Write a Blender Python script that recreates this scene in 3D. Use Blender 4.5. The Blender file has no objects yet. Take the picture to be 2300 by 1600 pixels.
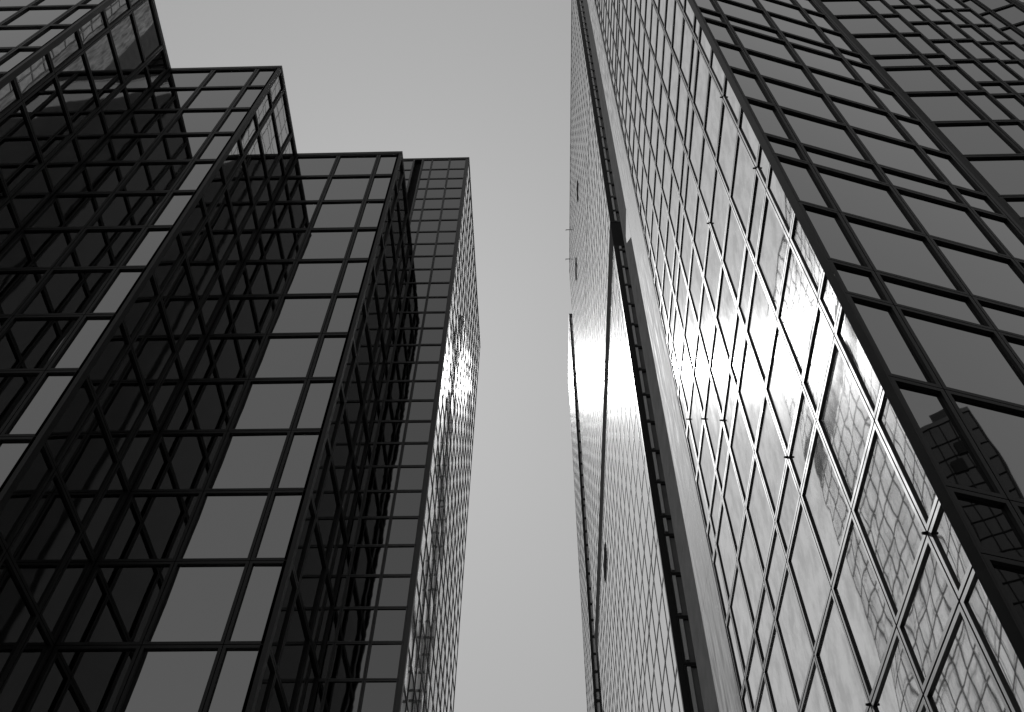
import bpy, math, random
from mathutils import Vector, Matrix
from mathutils.bvhtree import BVHTree

random.seed(7)
S = bpy.context.scene
COL = S.collection

# ------------------------------------------------------------------ camera
cam_data = bpy.data.cameras.new("camera")
cam = bpy.data.objects.new("camera", cam_data)
COL.objects.link(cam)
cam_data.sensor_width = 36.0
cam_data.lens = 36.0 * 2090.0 / 2300.0
cam_data.clip_end = 5000.0
# world axes seen by the camera (x right, y down, z forward)
RX = Vector((0.99948957, -0.01474508, -0.0283404))
RY = Vector((0.02854162, 0.81067049, 0.58480657))
RZ = Vector((0.01435171, -0.58531695, 0.81067755))
right = Vector((RX[0], RY[0], RZ[0]))
down = Vector((RX[1], RY[1], RZ[1]))
fwd = Vector((RX[2], RY[2], RZ[2]))
m = Matrix((right, -down, -fwd)).transposed()
cam.matrix_world = m.to_4x4()
S.camera = cam

# ------------------------------------------------------------------ sky, sun, exposure
SUN_DIR = Vector((-0.2643, 1.0, 1.351)).normalized()
SUN_EL = math.asin(SUN_DIR.z)
SUN_AZ = math.atan2(SUN_DIR.x, SUN_DIR.y)      # measured from +Y towards +X
W = bpy.data.worlds.new("World")
S.world = W
W.use_nodes = True
nt = W.node_tree
bg = nt.nodes["Background"]
sky = nt.nodes.new("ShaderNodeTexSky")
sky.sky_type = 'NISHITA'
sky.sun_disc = False
sky.sun_elevation = SUN_EL
sky.sun_rotation = SUN_AZ
sky.altitude = 50.0
sky.air_density = 1.0
sky.dust_density = 2.5
sky.ozone_density = 1.0
bw = nt.nodes.new("ShaderNodeRGBToBW")
nt.links.new(sky.outputs[0], bw.inputs[0])
pw = nt.nodes.new("ShaderNodeMath")
pw.operation = 'POWER'
pw.inputs[1].default_value = 0.17
nt.links.new(bw.outputs[0], pw.inputs[0])
ml = nt.nodes.new("ShaderNodeMath")
ml.operation = 'MULTIPLY'
ml.inputs[1].default_value = 2.45
nt.links.new(pw.outputs[0], ml.inputs[0])
nt.links.new(ml.outputs[0], bg.inputs[0])
bg.inputs[1].default_value = 0.116
sun_data = bpy.data.lights.new("sun", 'SUN')
sun_data.energy = 5.0
sun_data.angle = math.radians(0.53)
sun = bpy.data.objects.new("sun", sun_data)
sun.rotation_euler = SUN_DIR.to_track_quat('Z', 'Y').to_euler()
sun.location = (0, 0, 300)
COL.objects.link(sun)
S.view_settings.view_transform = 'Standard'
S.view_settings.look = 'None'
S.view_settings.exposure = 0.08
S.view_settings.gamma = 1.0
S.cycles.max_bounces = 10
S.cycles.glossy_bounces = 8
S.cycles.sample_clamp_indirect = 8.0
S.cycles.blur_glossy = 0.3

# ------------------------------------------------------------------ materials
def new_mat(name):
    M = bpy.data.materials.new(name)
    M.use_nodes = True
    t = M.node_tree
    t.nodes.clear()
    out = t.nodes.new("ShaderNodeOutputMaterial")
    return M, t, out

def N(t, kind, **kw):
    n = t.nodes.new(kind)
    for k, v in kw.items():
        if k.startswith('i_'):
            n.inputs[k[2:].replace('_', ' ')].default_value = v
        else:
            setattr(n, k, v)
    return n

def g(v):
    return (v, v, v, 1.0)

def noise(t, scale, detail=2.0, rough=0.5, stretch=(1, 1, 1), seed=0.0):
    geo = t.nodes.new("ShaderNodeNewGeometry")
    mp = t.nodes.new("ShaderNodeMapping")
    mp.inputs['Scale'].default_value = stretch
    mp.inputs['Location'].default_value = (seed, seed * 1.7, seed * 0.3)
    t.links.new(geo.outputs['Position'], mp.inputs['Vector'])
    nz = t.nodes.new("ShaderNodeTexNoise")
    nz.inputs['Scale'].default_value = scale
    nz.inputs['Detail'].default_value = detail
    nz.inputs['Roughness'].default_value = rough
    t.links.new(mp.outputs[0], nz.inputs['Vector'])
    return nz.outputs['Fac']

def ramp(t, src, a, b, x0=0.3, x1=0.7):
    r = t.nodes.new("ShaderNodeMapRange")
    r.inputs['From Min'].default_value = x0
    r.inputs['From Max'].default_value = x1
    r.inputs['To Min'].default_value = a
    r.inputs['To Max'].default_value = b
    t.links.new(src, r.inputs['Value'])
    return r.outputs[0]

def glass_mat(name, refl, wave=0.004, pillow=0.003, wscale=0.6, dust=0.0, dust_rough=0.4,
              dust_lo=0.5, dust_hi=1.0, sharp=0.01, stretch=(1, 1, 1), fine=0.0, aniso=0.0, glare=0.0, stain=0.0):
    """coated mirror glazing: sharp reflection, a faint film of dust, slightly uneven sheets"""
    M, t, out = new_mat(name)
    gl = N(t, "ShaderNodeBsdfPrincipled")
    gl.inputs['Base Color'].default_value = g(refl)
    gl.inputs['Metallic'].default_value = 1.0
    gl.inputs['Roughness'].default_value = sharp
    if stain > 0:
        sf = ramp(t, noise(t, 1.3, 7.0, 0.65, (1, 1, 0.6), 5.0), refl * (1 - stain), refl, 0.38, 0.58)
        t.links.new(sf, gl.inputs['Base Color'])
    # uneven sheet
    hsum = None
    w1 = noise(t, wscale, 2.0, 0.45, stretch)
    mul = N(t, "ShaderNodeMath", operation='MULTIPLY')
    mul.inputs[1].default_value = wave
    t.links.new(w1, mul.inputs[0])
    hsum = mul.outputs[0]
    if fine > 0:
        w2 = noise(t, wscale * 6, 2.0, 0.5, stretch, 9.0)
        m2 = N(t, "ShaderNodeMath", operation='MULTIPLY')
        m2.inputs[1].default_value = fine
        t.links.new(w2, m2.inputs[0])
        ad = N(t, "ShaderNodeMath", operation='ADD')
        t.links.new(hsum, ad.inputs[0]); t.links.new(m2.outputs[0], ad.inputs[1])
        hsum = ad.outputs[0]
    if pillow != 0:
        uv = N(t, "ShaderNodeUVMap", uv_map="pane")
        sp = N(t, "ShaderNodeSeparateXYZ")
        t.links.new(uv.outputs[0], sp.inputs[0])
        prods = []
        for ax in (0, 1):
            om = N(t, "ShaderNodeMath", operation='SUBTRACT')
            om.inputs[0].default_value = 1.0
            t.links.new(sp.outputs[ax], om.inputs[1])
            pr = N(t, "ShaderNodeMath", operation='MULTIPLY')
            t.links.new(sp.outputs[ax], pr.inputs[0]); t.links.new(om.outputs[0], pr.inputs[1])
            prods.append(pr.outputs[0])
        pp = N(t, "ShaderNodeMath", operation='MULTIPLY')
        t.links.new(prods[0], pp.inputs[0]); t.links.new(prods[1], pp.inputs[1])
        ps = N(t, "ShaderNodeMath", operation='MULTIPLY')
        ps.inputs[1].default_value = 16.0 * pillow
        t.links.new(pp.outputs[0], ps.inputs[0])
        ad = N(t, "ShaderNodeMath", operation='ADD')
        t.links.new(hsum, ad.inputs[0]); t.links.new(ps.outputs[0], ad.inputs[1])
        hsum = ad.outputs[0]
    bp = N(t, "ShaderNodeBump")
    bp.inputs['Strength'].default_value = 1.0
    bp.inputs['Distance'].default_value = 1.0
    t.links.new(hsum, bp.inputs['Height'])
    t.links.new(bp.outputs[0], gl.inputs['Normal'])
    if dust > 0:
        du = N(t, "ShaderNodeBsdfPrincipled")
        du.inputs['Base Color'].default_value = g(0.5)
        du.inputs['Metallic'].default_value = 0.85
        du.inputs['Roughness'].default_value = dust_rough
        if aniso > 0:
            # sheets bow sideways more than they do up and down
            du.inputs['Anisotropic'].default_value = aniso
            tv = N(t, "ShaderNodeCombineXYZ")
            tv.inputs[1].default_value = 1.0
            t.links.new(tv.outputs[0], du.inputs['Tangent'])
        mx = N(t, "ShaderNodeMixShader")
        f = ramp(t, noise(t, 1.6, 6.0, 0.62, (1, 1, 0.5), 3.0), dust * dust_lo, dust * dust_hi, 0.35, 0.65)
        t.links.new(f, mx.inputs[0])
        t.links.new(gl.outputs[0], mx.inputs[1]); t.links.new(du.outputs[0], mx.inputs[2])
        last = mx.outputs[0]
        if glare > 0:
            # greasy film: a narrow halo round the mirrored sun
            gb = N(t, "ShaderNodeBsdfPrincipled")
            gb.inputs['Base Color'].default_value = g(0.8)
            gb.inputs['Metallic'].default_value = 1.0
            gb.inputs['Roughness'].default_value = 0.15
            m3 = N(t, "ShaderNodeMixShader")
            m3.inputs[0].default_value = glare
            t.links.new(last, m3.inputs[1]); t.links.new(gb.outputs[0], m3.inputs[2])
            last = m3.outputs[0]
        t.links.new(last, out.inputs[0])
    else:
        t.links.new(gl.outputs[0], out.inputs[0])
    return M

def plain(name, col, rough=0.5, metallic=0.0, spec=0.5, vary=0.0, vscale=2.0, stretch=(1, 1, 1),
          detail=5.0, bump=0.0):
    M, t, out = new_mat(name)
    p = N(t, "ShaderNodeBsdfPrincipled")
    p.inputs['Metallic'].default_value = metallic
    p.inputs['Roughness'].default_value = rough
    p.inputs['Specular IOR Level'].default_value = spec
    p.inputs['Base Color'].default_value = g(col)
    if vary > 0:
        nz = noise(t, vscale, detail, 0.6, stretch)
        v = ramp(t, nz, col * (1 - vary), col * (1 + vary))
        t.links.new(v, p.inputs['Base Color'])
        r = ramp(t, nz, rough * 0.85, min(1, rough * 1.2))
        t.links.new(r, p.inputs['Roughness'])
        if bump > 0:
            bp = N(t, "ShaderNodeBump")
            bp.inputs['Distance'].default_value = bump
            t.links.new(nz, bp.inputs['Height'])
            t.links.new(bp.outputs[0], p.inputs['Normal'])
    t.links.new(p.outputs[0], out.inputs[0])
    return M

MAT = {}
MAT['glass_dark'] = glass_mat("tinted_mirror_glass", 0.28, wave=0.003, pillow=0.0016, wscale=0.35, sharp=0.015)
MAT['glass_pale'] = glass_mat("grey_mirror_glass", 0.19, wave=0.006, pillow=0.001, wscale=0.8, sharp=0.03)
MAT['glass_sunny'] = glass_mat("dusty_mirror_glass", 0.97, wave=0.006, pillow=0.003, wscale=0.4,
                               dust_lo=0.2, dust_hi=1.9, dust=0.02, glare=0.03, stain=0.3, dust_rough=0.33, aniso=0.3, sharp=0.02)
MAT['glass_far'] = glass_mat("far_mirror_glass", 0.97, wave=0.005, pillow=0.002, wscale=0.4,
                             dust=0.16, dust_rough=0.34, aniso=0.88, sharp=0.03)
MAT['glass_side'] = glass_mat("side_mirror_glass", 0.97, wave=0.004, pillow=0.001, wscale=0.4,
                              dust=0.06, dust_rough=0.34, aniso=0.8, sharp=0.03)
MAT['frame_dark'] = plain("dark_anodised_frame", 0.008, rough=0.5, spec=0.35)
MAT['frame_mid'] = plain("grey_anodised_frame", 0.05, rough=0.5, spec=0.6)
MAT['frame_satin'] = plain("satin_aluminium_cap", 0.16, rough=0.6, metallic=0.9, vary=0.08, vscale=1.5)  # frame lightened for the bright walls, their light put into its colour
MAT['pane_blind'] = plain("pane_with_drawn_blind", 0.16, rough=0.35, spec=0.6, vary=0.25, vscale=0.4)  # paler colour stands in for the light this narrow gap lacks
MAT['dull_panel'] = plain("dull_cladding_panel", 0.016, rough=0.6, spec=0.2, vary=0.3, vscale=0.3)
MAT['seal'] = plain("black_sealant", 0.004, rough=0.9, spec=0.1)
MAT['core'] = plain("dark_wall_behind_glass", 0.02, rough=0.9, spec=0.1)
MAT['granite'] = plain("streaked_granite", 0.27, rough=0.82, vary=0.95, vscale=2.2, stretch=(1, 1, 0.12), detail=10.0,
                       bump=0.0, spec=0.12)
MAT['pier'] = plain("smooth_grey_stone", 0.11, rough=0.75, vary=0.15, vscale=0.7, spec=0.0)
MAT['louver'] = plain("black_louver", 0.04, rough=1.0, spec=0.0)
MAT['roof'] = plain("grey_roof_membrane", 0.12, rough=0.9, vary=0.3, vscale=0.3)
MAT['asphalt'] = plain("asphalt", 0.05, rough=0.9, vary=0.3, vscale=3.0)
MAT['paving'] = plain("pale_paving", 0.22, rough=0.85, vary=0.2, vscale=2.0)
MAT['pale_stone'] = plain("pale_stone", 0.42, rough=0.95, vary=0.08, vscale=0.15, spec=0.1)  # made pale to offset the shade that falls on the added block
MAT['dark_stone'] = plain('dark_stone', 0.03, rough=0.95, vary=0.08, vscale=0.15, spec=0.1)  # made dark to offset the sun on the added block's top
MAT['masonry'] = plain("dull_masonry", 0.09, rough=0.95, vary=0.08, vscale=0.5, spec=0.1)
MAT['blind'] = plain("pale_fin", 0.55, rough=0.5, spec=0.5)  # pale tone for side strips; also lightens the farthest tower's unlit panes

# ------------------------------------------------------------------ mesh helpers
class MB:
    def __init__(self):
        self.v = []; self.f = []; self.mi = []; self.uv = []
    def quad(self, a, b, c, d, mi=0, uv=None):
        i = len(self.v)
        self.v += [tuple(a), tuple(b), tuple(c), tuple(d)]
        self.f.append((i, i + 1, i + 2, i + 3)); self.mi.append(mi)
        self.uv.append(uv or ((0, 0), (1, 0), (1, 1), (0, 1)))
    def box(self, o, ex, ey, ez, mi=0):
        """o corner, ex ey ez edge vectors (right handed)"""
        o, ex, ey, ez = Vector(o), Vector(ex), Vector(ey), Vector(ez)
        if ex.cross(ey).dot(ez) < 0:
            ex, ey = ey, ex
        p = [o, o + ex, o + ex + ey, o + ey]
        q = [x + ez for x in p]
        self.quad(p[3], p[2], p[1], p[0], mi)
        self.quad(q[0], q[1], q[2], q[3], mi)
        for k in range(4):
            self.quad(p[k], p[(k + 1) % 4], q[(k + 1) % 4], q[k], mi)
    def build(self, name, mats, parent=None, origin=None):
        me = bpy.data.meshes.new(name)
        vs = self.v
        if origin is not None:
            vs = [(x - origin[0], y - origin[1], z - origin[2]) for x, y, z in vs]
        me.from_pydata(vs, [], self.f)
        for mm in mats:
            me.materials.append(mm)
        me.polygons.foreach_set("material_index", self.mi)
        ul = me.uv_layers.new(name="pane")
        flat = []
        for fu in self.uv:
            for u in fu:
                flat += [u[0], u[1]]
        ul.data.foreach_set("uv", flat)
        me.update()
        o = bpy.data.objects.new(name, me)
        COL.objects.link(o)
        if parent is not None:
            o.parent = parent
            if origin is not None:
                o.location = Vector(origin) - parent.location
        elif origin is not None:
            o.location = origin
        return o

def thing(name, loc, label, cat, group=None):
    o = bpy.data.objects.new(name, None)
    o.empty_display_size = 2
    COL.objects.link(o)
    o.location = loc
    o['label'] = label; o['category'] = cat
    if group: o['group'] = group
    return o

def proj(p):
    c = Vector((right.dot(p), down.dot(p), fwd.dot(p)))
    if c.z < 0.1: return None
    return (1150 + 2090 * c.x / c.z, 800 + 2090 * c.y / c.z)

GZ = -1.6
WALLS = []       # quads used to judge which panes the camera can see

class Facade:
    """one flat wall of framed glass panels between plan points a and b (outward normal to the right of a->b)"""
    def __init__(self, a, b, us, zs, glass, frame, fw=0.125, joint=0.015, depth=0.10, holes=None, tilt=0.004):
        self.a = Vector((a[0], a[1], 0)); self.b = Vector((b[0], b[1], 0))
        self.d = (self.b - self.a); self.L = self.d.length; self.d.normalize()
        self.n = Vector((self.d.y, -self.d.x, 0))
        self.us = us; self.zs = zs
        self.glass = glass; self.frame = frame
        self.fw, self.joint, self.depth = fw, joint, depth
        self.holes = holes or (lambda u, z: False)
        self.tilt = tilt
        self.cells = []
        for i in range(len(us) - 1):
            for j in range(len(zs) - 1):
                uc = (us[i] + us[i + 1]) / 2; zc = (zs[j] + zs[j + 1]) / 2
                if not self.holes(uc, zc):
                    self.cells.append((us[i], us[i + 1], zs[j], zs[j + 1]))
        WALLS.append([self.P(us[0], zs[0]), self.P(us[-1], zs[0]), self.P(us[-1], zs[-1]), self.P(us[0], zs[-1])])
    def P(self, u, z, off=0.0):
        return self.a + self.d * u + Vector((0, 0, z)) + self.n * off
    def frame_cell(self, mb, c, rv=2):
        self.rv = rv
        u0, u1, z0, z1 = c
        j, fw, dp = self.joint, self.fw, self.depth
        def ring(i, off):
            return [self.P(u0 + i, z0 + i, off), self.P(u1 - i, z0 + i, off),
                    self.P(u1 - i, z1 - i, off), self.P(u0 + i, z1 - i, off)]
        rings = [(ring(0, -0.05), 1), (ring(j, -0.05), 1), (ring(j, 0), 0), (ring(j + fw, 0), 0), (ring(j + fw, -dp), 3)]
        for k in range(len(rings) - 1):
            A = rings[k][0]; B = rings[k + 1][0]
            mi = (1, 1, 0, 3)[k]
            for e in range(4):
                mb.quad(A[e], A[(e + 1) % 4], B[(e + 1) % 4], B[e], self.rv if mi == 3 else mi)
    def pane_cell(self, mb, c, mi=0):
        u0, u1, z0, z1 = c
        i = self.joint + self.fw
        t = self.tilt
        tu = random.uniform(-t, t); tz = random.uniform(-t, t)
        o = -self.depth
        q = [self.P(u0 + i, z0 + i, o - tu - tz), self.P(u1 - i, z0 + i, o + tu - tz),
             self.P(u1 - i, z1 - i, o + tu + tz), self.P(u0 + i, z1 - i, o - tu + tz)]
        # keep the sheet just inside its rebate
        mb.quad(q[0], q[1], q[2], q[3], mi)
    def post(self, mb, u0, u1, z0, z1, off=0.01):
        mb.box(self.P(u0, z0, -0.3), self.d * (u1 - u0), self.n * (0.3 + off), Vector((0, 0, z1 - z0)))

def area_on_screen(F, c, bvh):
    u0, u1, z0, z1 = c
    pts = [F.P(u0, z0), F.P(u1, z0), F.P(u1, z1), F.P(u0, z1)]
    ce = sum(pts, Vector()) / 4
    if ce.dot(F.n) > 0: return 0.0
    pp = [proj(p) for p in pts]
    if any(p is None for p in pp): return 0.0
    pc = [(min(max(x, 0), 2300), min(max(y, 0), 1600)) for x, y in pp]
    A = 0
    for k in range(4):
        x0, y0 = pc[k]; x1, y1 = pc[(k + 1) % 4]
        A += x0 * y1 - x1 * y0
    A = abs(A) / 2
    if A < 4: return 0.0
    seen = 0
    for s in (0.15, 0.5, 0.85):
        p = pts[0].lerp(pts[2], s)
        d = p.length
        loc, nn, idx, dist = bvh.ray_cast(Vector((0, 0, 0)), p.normalized(), d - 0.3)
        if loc is None: seen += 1
    return A * seen / 3

def ring_pts(us0, step, n):
    return [us0 + step * k for k in range(n)]

TOWERS = []
def register(root, facades):
    TOWERS.append((root, facades))

def finish_towers():
    bvh = BVHTree.FromPolygons([tuple(p) for w in WALLS for p in w],
                               [(4 * i, 4 * i + 1, 4 * i + 2, 4 * i + 3) for i in range(len(WALLS))])
    for root, facades in TOWERS:
        cand = []
        for fi, F in enumerate(facades):
            for ci, c in enumerate(F.cells):
                A = area_on_screen(F, c, bvh)
                if A > 12: cand.append((A, fi, ci))
        cand.sort(reverse=True)
        top = set((fi, ci) for A, fi, ci in cand[:100])
        for fi, F in enumerate(facades):
            rest = MB()
            for ci, c in enumerate(F.cells):
                if (fi, ci) in top:
                    org = F.P((c[0] + c[1]) / 2, c[2])
                    fr = MB(); F.frame_cell(fr, c)
                    w = fr.build('window', [MAT[F.frame], MAT['seal'], MAT['frame_dark']], root, org)
                    pn = MB(); F.pane_cell(pn, c)
                    q = pn.build('pane', [MAT[F.glass]], w, org)
                    q.location = (0, 0, 0)
                else:
                    F.frame_cell(rest, c, 3)
                    F.pane_cell(rest, c, 2)
            if rest.f:
                if not hasattr(root, 'dummy'):
                    pass
                F.rest = rest
            else:
                F.rest = None
        # all the remaining windows of this tower are ONE part
        allr = MB(); mats = []
        for F in facades:
            if not F.rest: continue
            ids = []
            for nm in (F.frame, 'seal', F.glass, 'frame_dark'):
                if nm not in mats: mats.append(nm)
                ids.append(mats.index(nm))
            k = len(allr.v)
            allr.v += F.rest.v
            allr.f += [tuple(i + k for i in f) for f in F.rest.f]
            allr.mi += [ids[x] for x in F.rest.mi]
            allr.uv += F.rest.uv
        if allr.f:
            o = allr.build('curtain_wall', [MAT[x] for x in mats], root, tuple(root.location))
            o['kind'] = 'stuff'

def prism(mb, pts, z0, z1, mi=0, mtop=0):
    n = len(pts)
    i = len(mb.v)
    mb.v += [(x, y, z0) for x, y in pts] + [(x, y, z1) for x, y in pts]
    for k in range(n):
        kk = (k + 1) % n
        mb.f.append((i + k, i + kk, i + n + kk, i + n + k)); mb.mi.append(mi); mb.uv.append(((0, 0), (1, 0), (1, 1), (0, 1)))
    mb.f.append(tuple(i + n + k for k in range(n))); mb.mi.append(mtop); mb.uv.append(tuple((0, 0) for _ in range(n)))
    mb.f.append(tuple(i + n - 1 - k for k in range(n))); mb.mi.append(mi); mb.uv.append(tuple((0, 0) for _ in range(n)))

def inset_poly(pts, d):
    """pts counter-clockwise; moves every edge inwards by d"""
    n = len(pts); out = []
    for k in range(n):
        p0 = Vector(pts[k - 1]); p1 = Vector(pts[k]); p2 = Vector(pts[(k + 1) % n])
        d1 = (p1 - p0).normalized(); d2 = (p2 - p1).normalized()
        n1 = Vector((-d1.y, d1.x)); n2 = Vector((-d2.y, d2.x))
        a = p1 + n1 * d; b = p1 + n2 * d
        cr = d1.x * d2.y - d1.y * d2.x
        if abs(cr) < 1e-5:
            out.append((a.x, a.y)); continue
        t = ((b - a).x * d2.y - (b - a).y * d2.x) / cr
        q = a + d1 * t
        out.append((q.x, q.y))
    return out

def coping(mb, pts, z, h, proud=0.03, inner=0.45, closed=True):
    """solid parapet strip following plan pts (ccw)"""
    o = inset_poly(pts, -proud); i = inset_poly(pts, inner)
    n = len(pts)
    for k in range(n):
        kk = (k + 1) % n
        a, b = o[k], o[kk]; c, d = i[kk], i[k]
        mb.quad((a[0], a[1], z), (b[0], b[1], z), (b[0], b[1], z + h), (a[0], a[1], z + h))
        mb.quad((a[0], a[1], z + h), (b[0], b[1], z + h), (c[0], c[1], z + h), (d[0], d[1], z + h))
        mb.quad((c[0], c[1], z), (d[0], d[1], z), (d[0], d[1], z + h), (c[0], c[1], z + h))
        mb.quad((d[0], d[1], z), (c[0], c[1], z), (b[0], b[1], z), (a[0], a[1], z))

def facade_auto(a, b, marks, zs, glass, frame, start_post=0.0, end_post=0.0, **kw):
    """marks: distances along a->b of the mullion centres"""
    L = (Vector(b) - Vector(a)).length
    us = [start_post] + [x for x in marks if start_post + 0.3 < x < L - end_post - 0.3] + [L - end_post]
    return Facade(a, b, us, zs, glass, frame, **kw)

# ================================================================== TOWER A : stepped dark tower, left
A_ROOF = 63.54
rowsA = [A_ROOF - 0.38] + [A_ROOF - 3.9 * k for k in range(1, 17)]
rowsA = sorted(rowsA + [GZ + 0.3])
Y1, Y2, Y3, Y4 = 14.46, 20.87, 27.33, 34.74
X1, X2, X3 = -25.14, -17.41, -9.70
X4 = -6.03
XL = -60.0
rootA = thing('office_tower', (X2, Y2, GZ), 'dark mirror-glass tower with stepped corners filling the left side, nearest the viewer', 'tower', 'glass office towers round the gap')
planA = [(XL, Y1), (X1, Y1), (X1, Y2), (X2, Y2), (X2, Y3), (X3, Y3), (X3, Y4 - 0.02), (XL, Y4 - 0.02)]
def face_marks_from_right(a, b, xs):
    return sorted(abs(x - a[0]) for x in xs)
FA = []
kwA = dict(glass='glass_dark', frame='frame_dark')
# faces towards the viewer (a -> b runs +X, outward normal -Y)
FA.append(facade_auto((XL, Y1), (X1, Y1), sorted([-26.68 - 2.93 * k - XL for k in range(12)]), rowsA, end_post=0.17, **kwA))
FA.append(facade_auto((X1, Y2), (X2, Y2), [-22.0 - X1, -18.97 - X1], rowsA, start_post=0.02, end_post=0.17, **kwA))
FA.append(facade_auto((X2, Y3), (X3, Y3), [-14.27 - X2, -11.33 - X2], rowsA, start_post=0.02, end_post=0.17, **kwA))
# returns (outward normal +X : a -> b runs +Y)
FA.append(facade_auto((X1, Y1), (X1, Y2), [15.87 - Y1, 19.23 - Y1], rowsA, start_post=0.1, end_post=0.02, **kwA))
FA.append(facade_auto((X2, Y2), (X2, Y3), [22.42 - Y2, 25.66 - Y2], rowsA, start_post=0.1, end_post=0.02, **kwA))
FA.append(facade_auto((X3, Y3), (X3, Y4), [28.92 - Y3, 32.17 - Y3], rowsA, start_post=0.1, end_post=0.02, **kwA))
register(rootA, FA)
mb = MB(); prism(mb, inset_poly(planA, 0.14), GZ, A_ROOF - 0.5, 0, 1)
mb.build('wall', [MAT['core'], MAT['roof']], rootA, tuple(rootA.location))
mb = MB(); coping(mb, planA, A_ROOF - 0.38, 0.38)
mb.build('roof_coping', [MAT['frame_dark']], rootA, tuple(rootA.location))
for F, x0, x1 in ((FA[0], FA[0].L - 0.17, FA[0].L + 0.01), (FA[1], FA[1].L - 0.17, FA[1].L + 0.01), (FA[2], FA[2].L - 0.17, FA[2].L + 0.01)):
    mb = MB(); F.post(mb, x0, x1, GZ, A_ROOF - 0.38, 0.012)
    mb.build('corner_post', [MAT['frame_dark']], rootA, tuple(F.P(x1, GZ)))
for F in FA[3:]:
    mb = MB(); F.post(mb, 0.0, 0.1, GZ, A_ROOF - 0.38, 0.008)
    mb.build('corner_trim', [MAT['frame_dark']], rootA, tuple(F.P(0, GZ)))

# ================================================================== TOWER A2 : finer grid, behind the stepped one
B_ROOF = 79.15
zz = 76.77; rowsA2 = [B_ROOF - 0.35]
while zz > GZ + 0.8:
    rowsA2.append(zz); zz -= 1.941
rowsA2 = sorted(rowsA2 + [GZ])
Y4F = 55.75
X2L = -34.0
rootE = thing('office_tower', (X4, Y4, GZ), 'grey tower with small square windows and bright side wall, behind the stepped dark tower', 'tower', 'glass office towers round the gap')
planE = [(X2L, Y4), (X4, Y4), (X4, Y4F), (X2L, Y4F)]
REC0, REC1 = -11.02, -10.17
Lf = X4 - X2L
marksE = sorted([-7.75 - X2L, -9.35 - X2L] + [-12.6 - 1.6 * k - X2L for k in range(13)])
FE = [
    Facade((X2L, Y4), (X4, Y4), [0] + [x for x in marksE if x < REC0 - X2L - .3] + [REC0 - X2L], rowsA2, 'glass_pale', 'frame_mid', fw=0.07, joint=0.008, depth=0.05, tilt=0.003),
    Facade((X2L, Y4), (X4, Y4), [REC1 - X2L, -9.35 - X2L, -7.75 - X2L, Lf - 0.22], rowsA2, 'glass_pale', 'frame_mid', fw=0.07, joint=0.008, depth=0.05, tilt=0.003),
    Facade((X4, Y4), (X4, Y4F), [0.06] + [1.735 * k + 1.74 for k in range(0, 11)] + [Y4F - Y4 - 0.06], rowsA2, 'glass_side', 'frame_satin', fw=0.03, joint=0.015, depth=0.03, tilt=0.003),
]
register(rootE, FE)
mb = MB()
prism(mb, inset_poly([(X2L, Y4), (REC0, Y4), (REC0, Y4 + 0.3), (REC1, Y4 + 0.3), (REC1, Y4), (X4, Y4), (X4, Y4F), (X2L, Y4F)], 0.08), GZ, B_ROOF - 0.36, 0, 1)
mb.build('wall', [MAT['core'], MAT['roof']], rootE, tuple(rootE.location))
mb = MB(); coping(mb, planE, B_ROOF - 0.35, 0.35, 0.02)
mb.build('roof_coping', [MAT['frame_dark']], rootE, tuple(rootE.location))
mb = MB(); FE[1].post(mb, Lf - 0.22, Lf, GZ, B_ROOF - 0.35, 0.006)
mb.build('corner_post', [MAT['frame_mid']], rootE, (X4, Y4, GZ))
for xx, nm in ((REC0, 'slot_fin'), (REC1 - 0.1, 'slot_fin')):
    mb = MB(); mb.box((xx, Y4 - 0.06, GZ), (0.1, 0, 0), (0, 0.5, 0), (0, 0, B_ROOF - 0.36 - GZ))
    mb.build(nm, [MAT['frame_mid']], rootE, (xx, Y4, GZ))

# ================================================================== TOWER B : right, near
XB = 8.67
YB = 1.6415 * XB
rB = [1.4803, 1.7009, 2.1545, 2.6058, 2.8262, 3.2707, 3.7214, 3.9428, 4.3962, 4.8387, 5.2871, 5.7275, 5.949]
rB = [-0.07, 0.355, 0.576, 1.03] + rB + [5.949 + 0.4401 * k for k in range(1, 13)]
rB.append(11.474)
x = 11.474
for k in range(12):
    x += 0.441; rB.append(x)
rB.append(x + 0.221); x += 0.221
while x < 25.2:
    x += 0.441; rB.append(x)
T_ROOF = 25.65 * XB
rowsB = [v * XB for v in rB if v * XB < T_ROOF - 0.8] + [T_ROOF - 0.4]
YBg = 4.20 * XB      # end of the glazing
YBp = 4.755 * XB     # end of the granite
YBe = 5.208 * XB     # end of the tower
Y7 = 1.977 * XB
X7 = 1.0645 * Y7
rootB = thing('office_tower', (XB, YB, GZ), 'sunlit glass tower with big panes and folded dark faces, filling the right side', 'tower', 'glass office towers round the gap')
XBf = 2.174 * Y7; YBf = 1.218 * Y7
st = [(X7, Y7), (1.325 * Y7, Y7), (1.325 * Y7, 1.0955 * Y7), (1.6115 * Y7, 1.0955 * Y7), (1.6115 * Y7, 1.178 * Y7),
      (1.878 * Y7, 1.178 * Y7), (1.878 * Y7, 1.312 * Y7), (XBf, YBf), (60.0, YBf + 3.0), (60.0, YBe)]
planB = [(XB, YB)] + st + [(XB, YBe)]
# planB must be counter-clockwise
FB = []
kwB = dict(glass='glass_dark', frame='frame_dark')
# sunlit side wall: outward normal -X  (a -> b runs -Y)
bm_ = [4.035, 3.665, 3.299, 2.931, 2.563, 2.187, 1.8125]
FB.append(facade_auto((XB, YBg), (XB, YB), [YBg - v * XB for v in bm_], rowsB, 'glass_sunny', 'frame_satin', start_post=0.0, end_post=0.0, tilt=0.004, joint=0.03, fw=0.11, depth=0.06))
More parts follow.
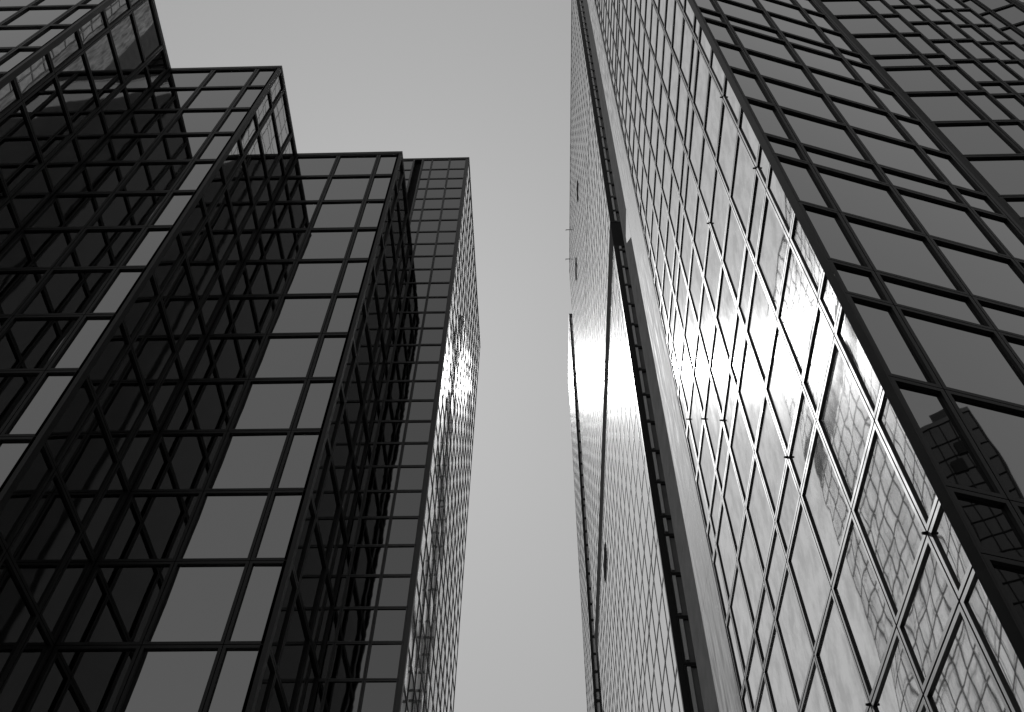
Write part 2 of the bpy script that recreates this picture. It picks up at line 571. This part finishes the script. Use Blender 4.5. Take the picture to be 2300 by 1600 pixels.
# folded face
d17 = (Vector((X7, Y7)) - Vector((XB, YB))).length
FB.append(facade_auto((XB, YB), (X7, Y7), [0.159 * d17, 0.487 * d17, 0.814 * d17], rowsB, start_post=0.05, end_post=0.18, **kwB))
FB.append(facade_auto(st[0], st[1], [(1.2405 - 1.0645) * Y7], rowsB, start_post=0.22, end_post=0.08, **kwB))
FB.append(facade_auto(st[2], st[3], [(1.525 - 1.325) * Y7], rowsB, start_post=0.1, end_post=0.08, **kwB))
FB.append(facade_auto(st[4], st[5], [(1.793 - 1.6115) * Y7], rowsB, start_post=0.1, end_post=0.08, **kwB))
FB.append(facade_auto(st[6], st[7], [3.3], rowsB, start_post=0.1, end_post=0.22, **kwB))
FB.append(facade_auto(st[7], st[8], [3.3 * k for k in range(1, 12)], rowsB, start_post=0.22, end_post=0.1, **kwB))
register(rootB, FB)
mb = MB(); prism(mb, inset_poly(planB, 0.14), GZ, T_ROOF - 0.5, 0, 1)
mb.build('wall', [MAT['core'], MAT['roof']], rootB, tuple(rootB.location))
WALLS.append([Vector((XB, YBe, GZ)), Vector((XB, YB, GZ)), Vector((XB, YB, T_ROOF)), Vector((XB, YBe, T_ROOF))])
mb = MB(); coping(mb, planB, T_ROOF - 0.4, 0.4)
mb.build('roof_coping', [MAT['frame_dark']], rootB, tuple(rootB.location))
F = FB[1]
mb = MB(); F.post(mb, 0.0, 0.05, GZ, T_ROOF - 0.4, 0.012); mb.build('corner_post', [MAT['frame_dark']], rootB, (XB, YB, GZ))
mb = MB(); F.post(mb, d17 - 0.18, d17 + 0.0, GZ, T_ROOF - 0.4, 0.012); mb.build('corner_post', [MAT['frame_dark']], rootB, (X7, Y7, GZ))
F = FB[2]
mb = MB(); F.post(mb, 0.0, 0.22, GZ, T_ROOF - 0.4, 0.009); mb.build('corner_post', [MAT['frame_dark']], rootB, (X7, Y7, GZ))
F = FB[5]
mb = MB(); F.post(mb, F.L - 0.22, F.L, GZ, T_ROOF - 0.4, 0.012); mb.build('corner_post', [MAT['frame_dark']], rootB, (XBf, YBf, GZ))
F = FB[6]
mb = MB(); F.post(mb, 0, 0.22, GZ, T_ROOF - 0.4, 0.008); mb.build('corner_post', [MAT['frame_dark']], rootB, (XBf, YBf, GZ))
mb = MB(); mb.box((XB + 0.3, YBe - 0.13, GZ), (50, 0, 0), (0, 0.12, 0), (0, 0, T_ROOF - 0.5 - GZ)); mb.build('end_wall', [MAT['pier']], rootB, (XB, YBe, GZ))
# granite strip: one slab per storey group, joints between
zj = [GZ, 3.783 * XB]
while zj[-1] < T_ROOF - 8: zj.append(zj[-1] + 0.77 * XB)
zj.append(T_ROOF - 0.4)
mb = MB()
for z0, z1 in zip(zj[:-1], zj[1:]):
    mb.box((XB - 0.03, YBg + 0.02, z0 + 0.012), (0.2, 0, 0), (0, YBp - YBg - 0.02, 0), (0, 0, z1 - z0 - 0.024))
mb.build('granite_strip', [MAT['granite']], rootB, (XB, YBg, GZ))
mb = MB()
for z0, z1 in zip(zj[:-1], zj[1:]):
    mb.box((XB - 0.006, YBp + 0.004, z0 + 0.01), (0.18, 0, 0), (0, YBe - YBp - 0.01, 0), (0, 0, z1 - z0 - 0.02))
mb.build('smooth_pier', [MAT['pier']], rootB, (XB, YBp, GZ))
# small stone lug that steps over the smooth pier
mb = MB()
lug = [(4.742, 9.334), (5.03, 9.224), (5.05, 9.105), (4.738, 8.684)]
lug = [(y * XB, z * XB) for y, z in lug]
fr = [Vector((XB - 0.035, y, z)) for y, z in lug]; bk = [Vector((XB + 0.02, y, z)) for y, z in lug]
mb.quad(*fr); mb.quad(*bk[::-1])
for k in range(4): mb.quad(fr[k], bk[k], bk[(k + 1) % 4], fr[(k + 1) % 4])
mb.build('stone_lug', [MAT['granite']], rootB, (XB, lug[0][0], lug[0][1]))
# little restraint buttons on some mullion crossings
BTN = [(1.8125, 1.7009), (2.563, 1.7009), (1.8125, 3.9428), (1.8125, 4.8387), (2.563, 2.8262), (2.563, 4.8387), (3.299, 3.9428), (3.665, 4.3962), (4.035, 4.8387)]
for (yy, zv) in BTN:
    mb = MB()
    seg = 8; r0 = 0.05; c = Vector((XB, yy * XB, zv * XB))
    ringa = [c + Vector((-0.002, r0 * math.cos(2 * math.pi * k / seg), r0 * math.sin(2 * math.pi * k / seg))) for k in range(seg)]
    ringb = [c + Vector((-0.12, 0.6 * r0 * math.cos(2 * math.pi * k / seg), 0.6 * r0 * math.sin(2 * math.pi * k / seg))) for k in range(seg)]
    for k in range(seg):
        kk = (k + 1) % seg
        mb.quad(ringa[k], ringb[k], ringb[kk], ringa[kk])
    i = len(mb.v); mb.v += [tuple(p) for p in ringb]; mb.f.append(tuple(range(i, i + seg))); mb.mi.append(0); mb.uv.append(tuple((0, 0) for _ in range(seg)))
    mb.build('restraint_button', [MAT['seal']], rootB, tuple(c))

# ================================================================== TOWER C : right, middle distance
XC = 8.85
YC = 5.97 * XC
YCt = 14.9 * XC          # far end above the dark band
YCl = 14.29 * XC         # far end below it
zb0, zb1 = 10.70 * XC, 11.35 * XC
C_ROOF = T_ROOF
rootC = thing('office_tower', (XC, YC, GZ), 'long fine-gridded sunlit tower with dark waist band, beyond the big-paned tower on the right', 'tower', 'glass office towers round the gap')
rowsC = [z for z in rowsB if z < C_ROOF - 0.8]
rowsCl = [z for z in rowsC if z < zb0 - 0.8] + [zb0]
rowsCh = [zb1] + [z for z in rowsC if z > zb1 + 0.8] + [C_ROOF - 0.5]
def cmarks(Yend):
    return [Yend - (6.175 + 0.3655 * k) * XC for k in range(40)]
FCs = []
DARK_MARKS = [(9.73, 10.16, 20.55), (11.95, 12.45, 20.7), (10.93, 11.46, 9.95), (13.95, 14.27, 9.0)]  # dark wall marks; the lower two stand for warped reflections
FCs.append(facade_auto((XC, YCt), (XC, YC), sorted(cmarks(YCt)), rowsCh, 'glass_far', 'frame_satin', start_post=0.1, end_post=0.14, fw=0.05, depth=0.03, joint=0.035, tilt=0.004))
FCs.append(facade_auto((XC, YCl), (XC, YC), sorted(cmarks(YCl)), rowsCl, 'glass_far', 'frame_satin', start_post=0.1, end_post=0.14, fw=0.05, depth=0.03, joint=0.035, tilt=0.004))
# face towards the viewer, seen as a narrow dark strip
XCr = 45.0
zc = [z for z in rowsC]
FCs.append(Facade((XC, YC), (XCr, YC), [0.42] + [0.42 + 1.15 + 3.2 * k for k in range(0, 11)] + [XCr - XC], [z for z in rowsCl], 'pane_blind', 'frame_dark', fw=0.14, depth=0.18, tilt=0.003))
FCs.append(Facade((XC, YC), (XCr, YC), [0.42] + [0.42 + 1.15 + 3.2 * k for k in range(0, 11)] + [XCr - XC], [z for z in rowsCh], 'pane_blind', 'frame_dark', fw=0.14, depth=0.18, tilt=0.003))
register(rootC, FCs)
mb = MB()
prism(mb, inset_poly([(XC, YC), (XCr, YC), (XCr, YCl), (XC, YCl)], 0.2), GZ, zb0, 0, 0)
prism(mb, inset_poly([(XC, YC), (XCr, YC), (XCr, YCt), (XC, YCt)], 0.2), zb1, C_ROOF - 0.5, 0, 1)
mb.build('wall', [MAT['core'], MAT['roof']], rootC, tuple(rootC.location))
mb = MB(); prism(mb, inset_poly([(XC, YC), (XCr, YC), (XCr, YCt), (XC, YCt)], 0.04), zb0 + 0.01, zb1 - 0.01)
mb.build('louvered_band', [MAT['louver']], rootC, (XC, YC, zb0))
mb = MB(); mb.box((XC + 0.3, YCl - 0.19, GZ), (34, 0, 0), (0, 0.18, 0), (0, 0, zb0 - GZ)); mb.build('end_wall', [MAT['pier']], rootC, (XC, YCl, GZ))
mb = MB(); mb.box((XC + 0.3, YCt - 0.19, zb1), (34, 0, 0), (0, 0.18, 0), (0, 0, C_ROOF - 0.5 - zb1)); mb.build('end_wall', [MAT['pier']], rootC, (XC, YCt, zb1))
mb = MB(); coping(mb, [(XC, YC), (XCr, YC), (XCr, YCt), (XC, YCt)], C_ROOF - 0.5, 0.5)
mb.build('roof_coping', [MAT['frame_dark']], rootC, (XC, YC, C_ROOF))
for za, zt in ((GZ, zb0), (zb1, C_ROOF - 0.5)):
    mb = MB(); mb.box((XC + 0.012, YC - 0.01, za), (0.41, 0, 0), (0, 0.3, 0), (0, 0, zt - za))
    mb.build('corner_post', [MAT['frame_dark']], rootC, (XC, YC, za))
for z0, z1 in list(zip(rowsCl[:-1], rowsCl[1:])) + list(zip(rowsCh[:-1], rowsCh[1:])):
    if z1 - z0 > 1:
        mb = MB(); mb.box((XC + 0.62, YC - 0.10, z0 + 0.3), (0.24, 0, 0), (0, 0.06, 0), (0, 0, z1 - z0 - 0.55))
        mb.build('pale_fin', [MAT['blind']], rootC, (XC + 0.62, YC, z0 + 0.3))  # pale strip at one side of the pane
for (y0, y1, zv) in DARK_MARKS:
    mb = MB(); mb.box((XC - 0.05, y0 * XC, zv * XC - 1.6), (0.06, 0, 0), (0, (y1 - y0) * XC, 0), (0, 0, 3.2))
    for s in range(5):
        mb.box((XC - 0.12, y0 * XC + 0.1, zv * XC - 1.45 + s * 0.62), (0.07, 0, 0), (0, (y1 - y0) * XC - 0.2, 0), (0, 0, 0.3))
    mb.build('vent_louver', [MAT['louver']], rootC, (XC, y0 * XC, zv * XC))
for yv in (13.48, 14.5):
    mb = MB()
    yy = yv * XC
    mb.box((XC - 0.02, yy, C_ROOF - 0.2), (0.14, 0, 0), (0, 0.14, 0), (0, 0, 0.9))
    mb.box((XC - 1.0, yy, C_ROOF + 0.7), (1.12, 0, 0), (0, 0.14, 0), (0, 0, 0.16))
    mb.box((XC - 1.0, yy + 0.01, C_ROOF + 0.2), (0.1, 0, 0), (0, 0.12, 0), (0, 0, 0.5))
    mb.build('roof_davit', [MAT['frame_dark']], rootC, (XC, yy, C_ROOF))

# ================================================================== TOWER D : right, farthest
YD = 16.4 * XC; YDe = 19.2 * XC
D_ROOF = 1.5247 * YD
rootD = thing('office_tower', (XC, YD, GZ), 'farthest sliver of tower on the right, with a ladder-like strip of windows', 'tower', 'glass office towers round the gap')
rowsD = [z for z in rowsB if z < D_ROOF - 0.8] + [D_ROOF - 0.4]
kd = 0
XD = XC + 0.0
FD = [
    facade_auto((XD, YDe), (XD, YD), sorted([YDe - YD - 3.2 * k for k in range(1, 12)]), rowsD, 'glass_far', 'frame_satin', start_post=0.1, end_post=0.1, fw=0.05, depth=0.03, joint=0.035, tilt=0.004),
    Facade((XD, YD), (45, YD), [0.25, 1.25] + [1.25 + 3.2 * k for k in range(1, 11)] + [45 - XD], rowsD, 'blind', 'frame_dark', fw=0.22, depth=0.2, tilt=0.003),
]
register(rootD, FD)
planD = [(XD, YD), (45, YD), (45, YDe), (XD, YDe)]
mb = MB(); prism(mb, inset_poly(planD, 0.22), GZ, D_ROOF - 0.5, 0, 1)
mb.build('wall', [MAT['core'], MAT['roof']], rootD, tuple(rootD.location))
mb = MB(); coping(mb, planD, D_ROOF - 0.4, 0.4)
mb.build('roof_coping', [MAT['frame_dark']], rootD, (XD, YD, D_ROOF))
mb = MB(); mb.box((XD + 0.012, YD - 0.01, GZ), (0.24, 0, 0), (0, 0.3, 0), (0, 0, D_ROOF - 0.4 - GZ))
mb.build('corner_post', [MAT['frame_dark']], rootD, (XD, YD, GZ))

# ================================================================== TOWER R : stands behind the viewer, seen mirrored in the folded face
RH = 123.0
cR = Vector((111.5, -28.5)); 
ang = math.radians(-24)
ux = Vector((math.cos(ang), math.sin(ang))); uy = Vector((-ux.y, ux.x))
def rp(a, b): 
    q = cR + ux * a + uy * b
    return (q.x, q.y)
planR = [rp(-5, -5.5), rp(5, -5.5), rp(5, 5.5), rp(-5, 5.5)]
rootR = thing('office_tower', (planR[0][0], planR[0][1], GZ), 'slim gridded tower seen only as wavy reflection low in the dark glass at right', 'tower')
rowsR = [GZ + 0.5 + 3.6 * k for k in range(34)]; rowsR = [z for z in rowsR if z < RH - 4.5] + [RH - 1]
FR = [facade_auto(planR[3], planR[0], [2.25 * k for k in range(1, 5)], rowsR, 'dull_panel', 'seal', start_post=0.3, end_post=0.3, fw=0.06),
      facade_auto(planR[0], planR[1], [2.25 * k for k in range(1, 5)], rowsR, 'dull_panel', 'seal', start_post=0.3, end_post=0.3, fw=0.06),
      facade_auto(planR[2], planR[3], [2.25 * k for k in range(1, 5)], rowsR, 'dull_panel', 'seal', start_post=0.3, end_post=0.3, fw=0.06)]
planW = [rp(-5, 5.6), rp(6, 5.6), rp(6, 27), rp(-5, 27)]
WH = 101.0
rowsW = [z for z in rowsR if z < WH - 2] + [WH - 1]
FR.append(facade_auto(planW[3], planW[0], [2.67 * k for k in range(1, 8)], rowsW, 'dull_panel', 'seal', start_post=0.3, end_post=0.3, fw=0.06))
register(rootR, FR)
mb = MB(); prism(mb, inset_poly(planW, 0.14), GZ, WH - 0.5, 0, 1)
mb.build('wing_wall', [MAT['core'], MAT['roof']], rootR, (planW[0][0], planW[0][1], GZ))
mb = MB(); coping(mb, planW, WH - 1, 1.0)
mb.build('wing_coping', [MAT['frame_dark']], rootR, (planW[0][0], planW[0][1], WH))
mb = MB(); prism(mb, inset_poly(planR, 0.14), GZ, RH - 0.5, 0, 1)
prism(mb, [rp(-3, -2), rp(0, -2), rp(0, 2), rp(-3, 2)], RH - 0.5, RH + 4, 0, 1)
mb.build('wall', [MAT['core'], MAT['roof']], rootR, tuple(rootR.location))
for zt in (RH - 9.0, RH - 12.7):
    mb = MB()
    a0 = rp(-4.5, -5); a1 = rp(4.5, 5)
    q0 = rp(-5.08, -3.0 if zt < RH - 10 else -0.5)
    mb.box((q0[0], q0[1], zt), (uy * 2.6).to_3d(), (ux * 0.12).to_3d(), (0, 0, 2.8))
    mb.build('plant_louver', [MAT['seal']], rootR, (q0[0], q0[1], zt))
mb = MB(); coping(mb, planR, RH - 1, 1.0)
mb.build('roof_coping', [MAT['frame_dark']], rootR, (planR[0][0], planR[0][1], RH))

# ================================================================== two unseen blocks added to darken the left tower's mirrored corners
def back_block(x0, x1, h, mat, label, dark_top=0):
    t = thing('stone_building', (x0, -20, GZ), label, 'building')
    mb = MB(); prism(mb, [(x0, -45), (x1, -45), (x1, -20), (x0, -20)], GZ, h, 0, 1)
    mb.build('wall', [MAT[mat], MAT['roof']], t, (x0, -20, GZ))  # sides of the unseen added block
    mb = MB(); coping(mb, [(x0, -45), (x1, -45), (x1, -20), (x0, -20)], h, 0.8, 0.1)
    mb.build('parapet', [MAT[mat]], t, (x0, -20, h))
    if dark_top:
        mb = MB(); prism(mb, [(x0 + 0.2, -44.8), (x1 - 0.2, -44.8), (x1 - 0.2, -20.2), (x0 + 0.2, -20.2)], h, dark_top, 0, 1)
        mb.build('crown', [MAT['dark_stone'], MAT['roof']], t, (x0, -20, h))  # added top, kept dark where sun clears the shade below
back_block(-8, 18.6, 250, 'masonry', 'dull dark masonry block behind the viewer, mirrored in the stepped tower')
back_block(18.8, 50, 183, 'pale_stone', 'pale stone block behind the viewer, beside the dull dark one', 250)

finish_towers()

# ================================================================== ground
def sheet(name, x0, x1, y0, y1, z, mat, th=0.0):
    mb = MB()
    if th > 0:
        mb.box((x0, y0, z - th), (x1 - x0, 0, 0), (0, y1 - y0, 0), (0, 0, th))
    else:
        mb.quad((x0, y0, z), (x1, y0, z), (x1, y1, z), (x0, y1, z))
    o = mb.build(name, [mat]); o['kind'] = 'structure'
    return o
sheet('ground', -2500, 2500, -2500, 2500, GZ - 0.02, MAT['paving'])
sheet('road', -3.6, 3.6, -400, 600, GZ - 0.012, MAT['asphalt'])
sheet('pavement', 3.75, 8.5, -400, 600, GZ + 0.11, MAT['paving'], 0.14)
sheet('pavement', -5.9, -3.75, 34.9, 600, GZ + 0.11, MAT['paving'], 0.14)
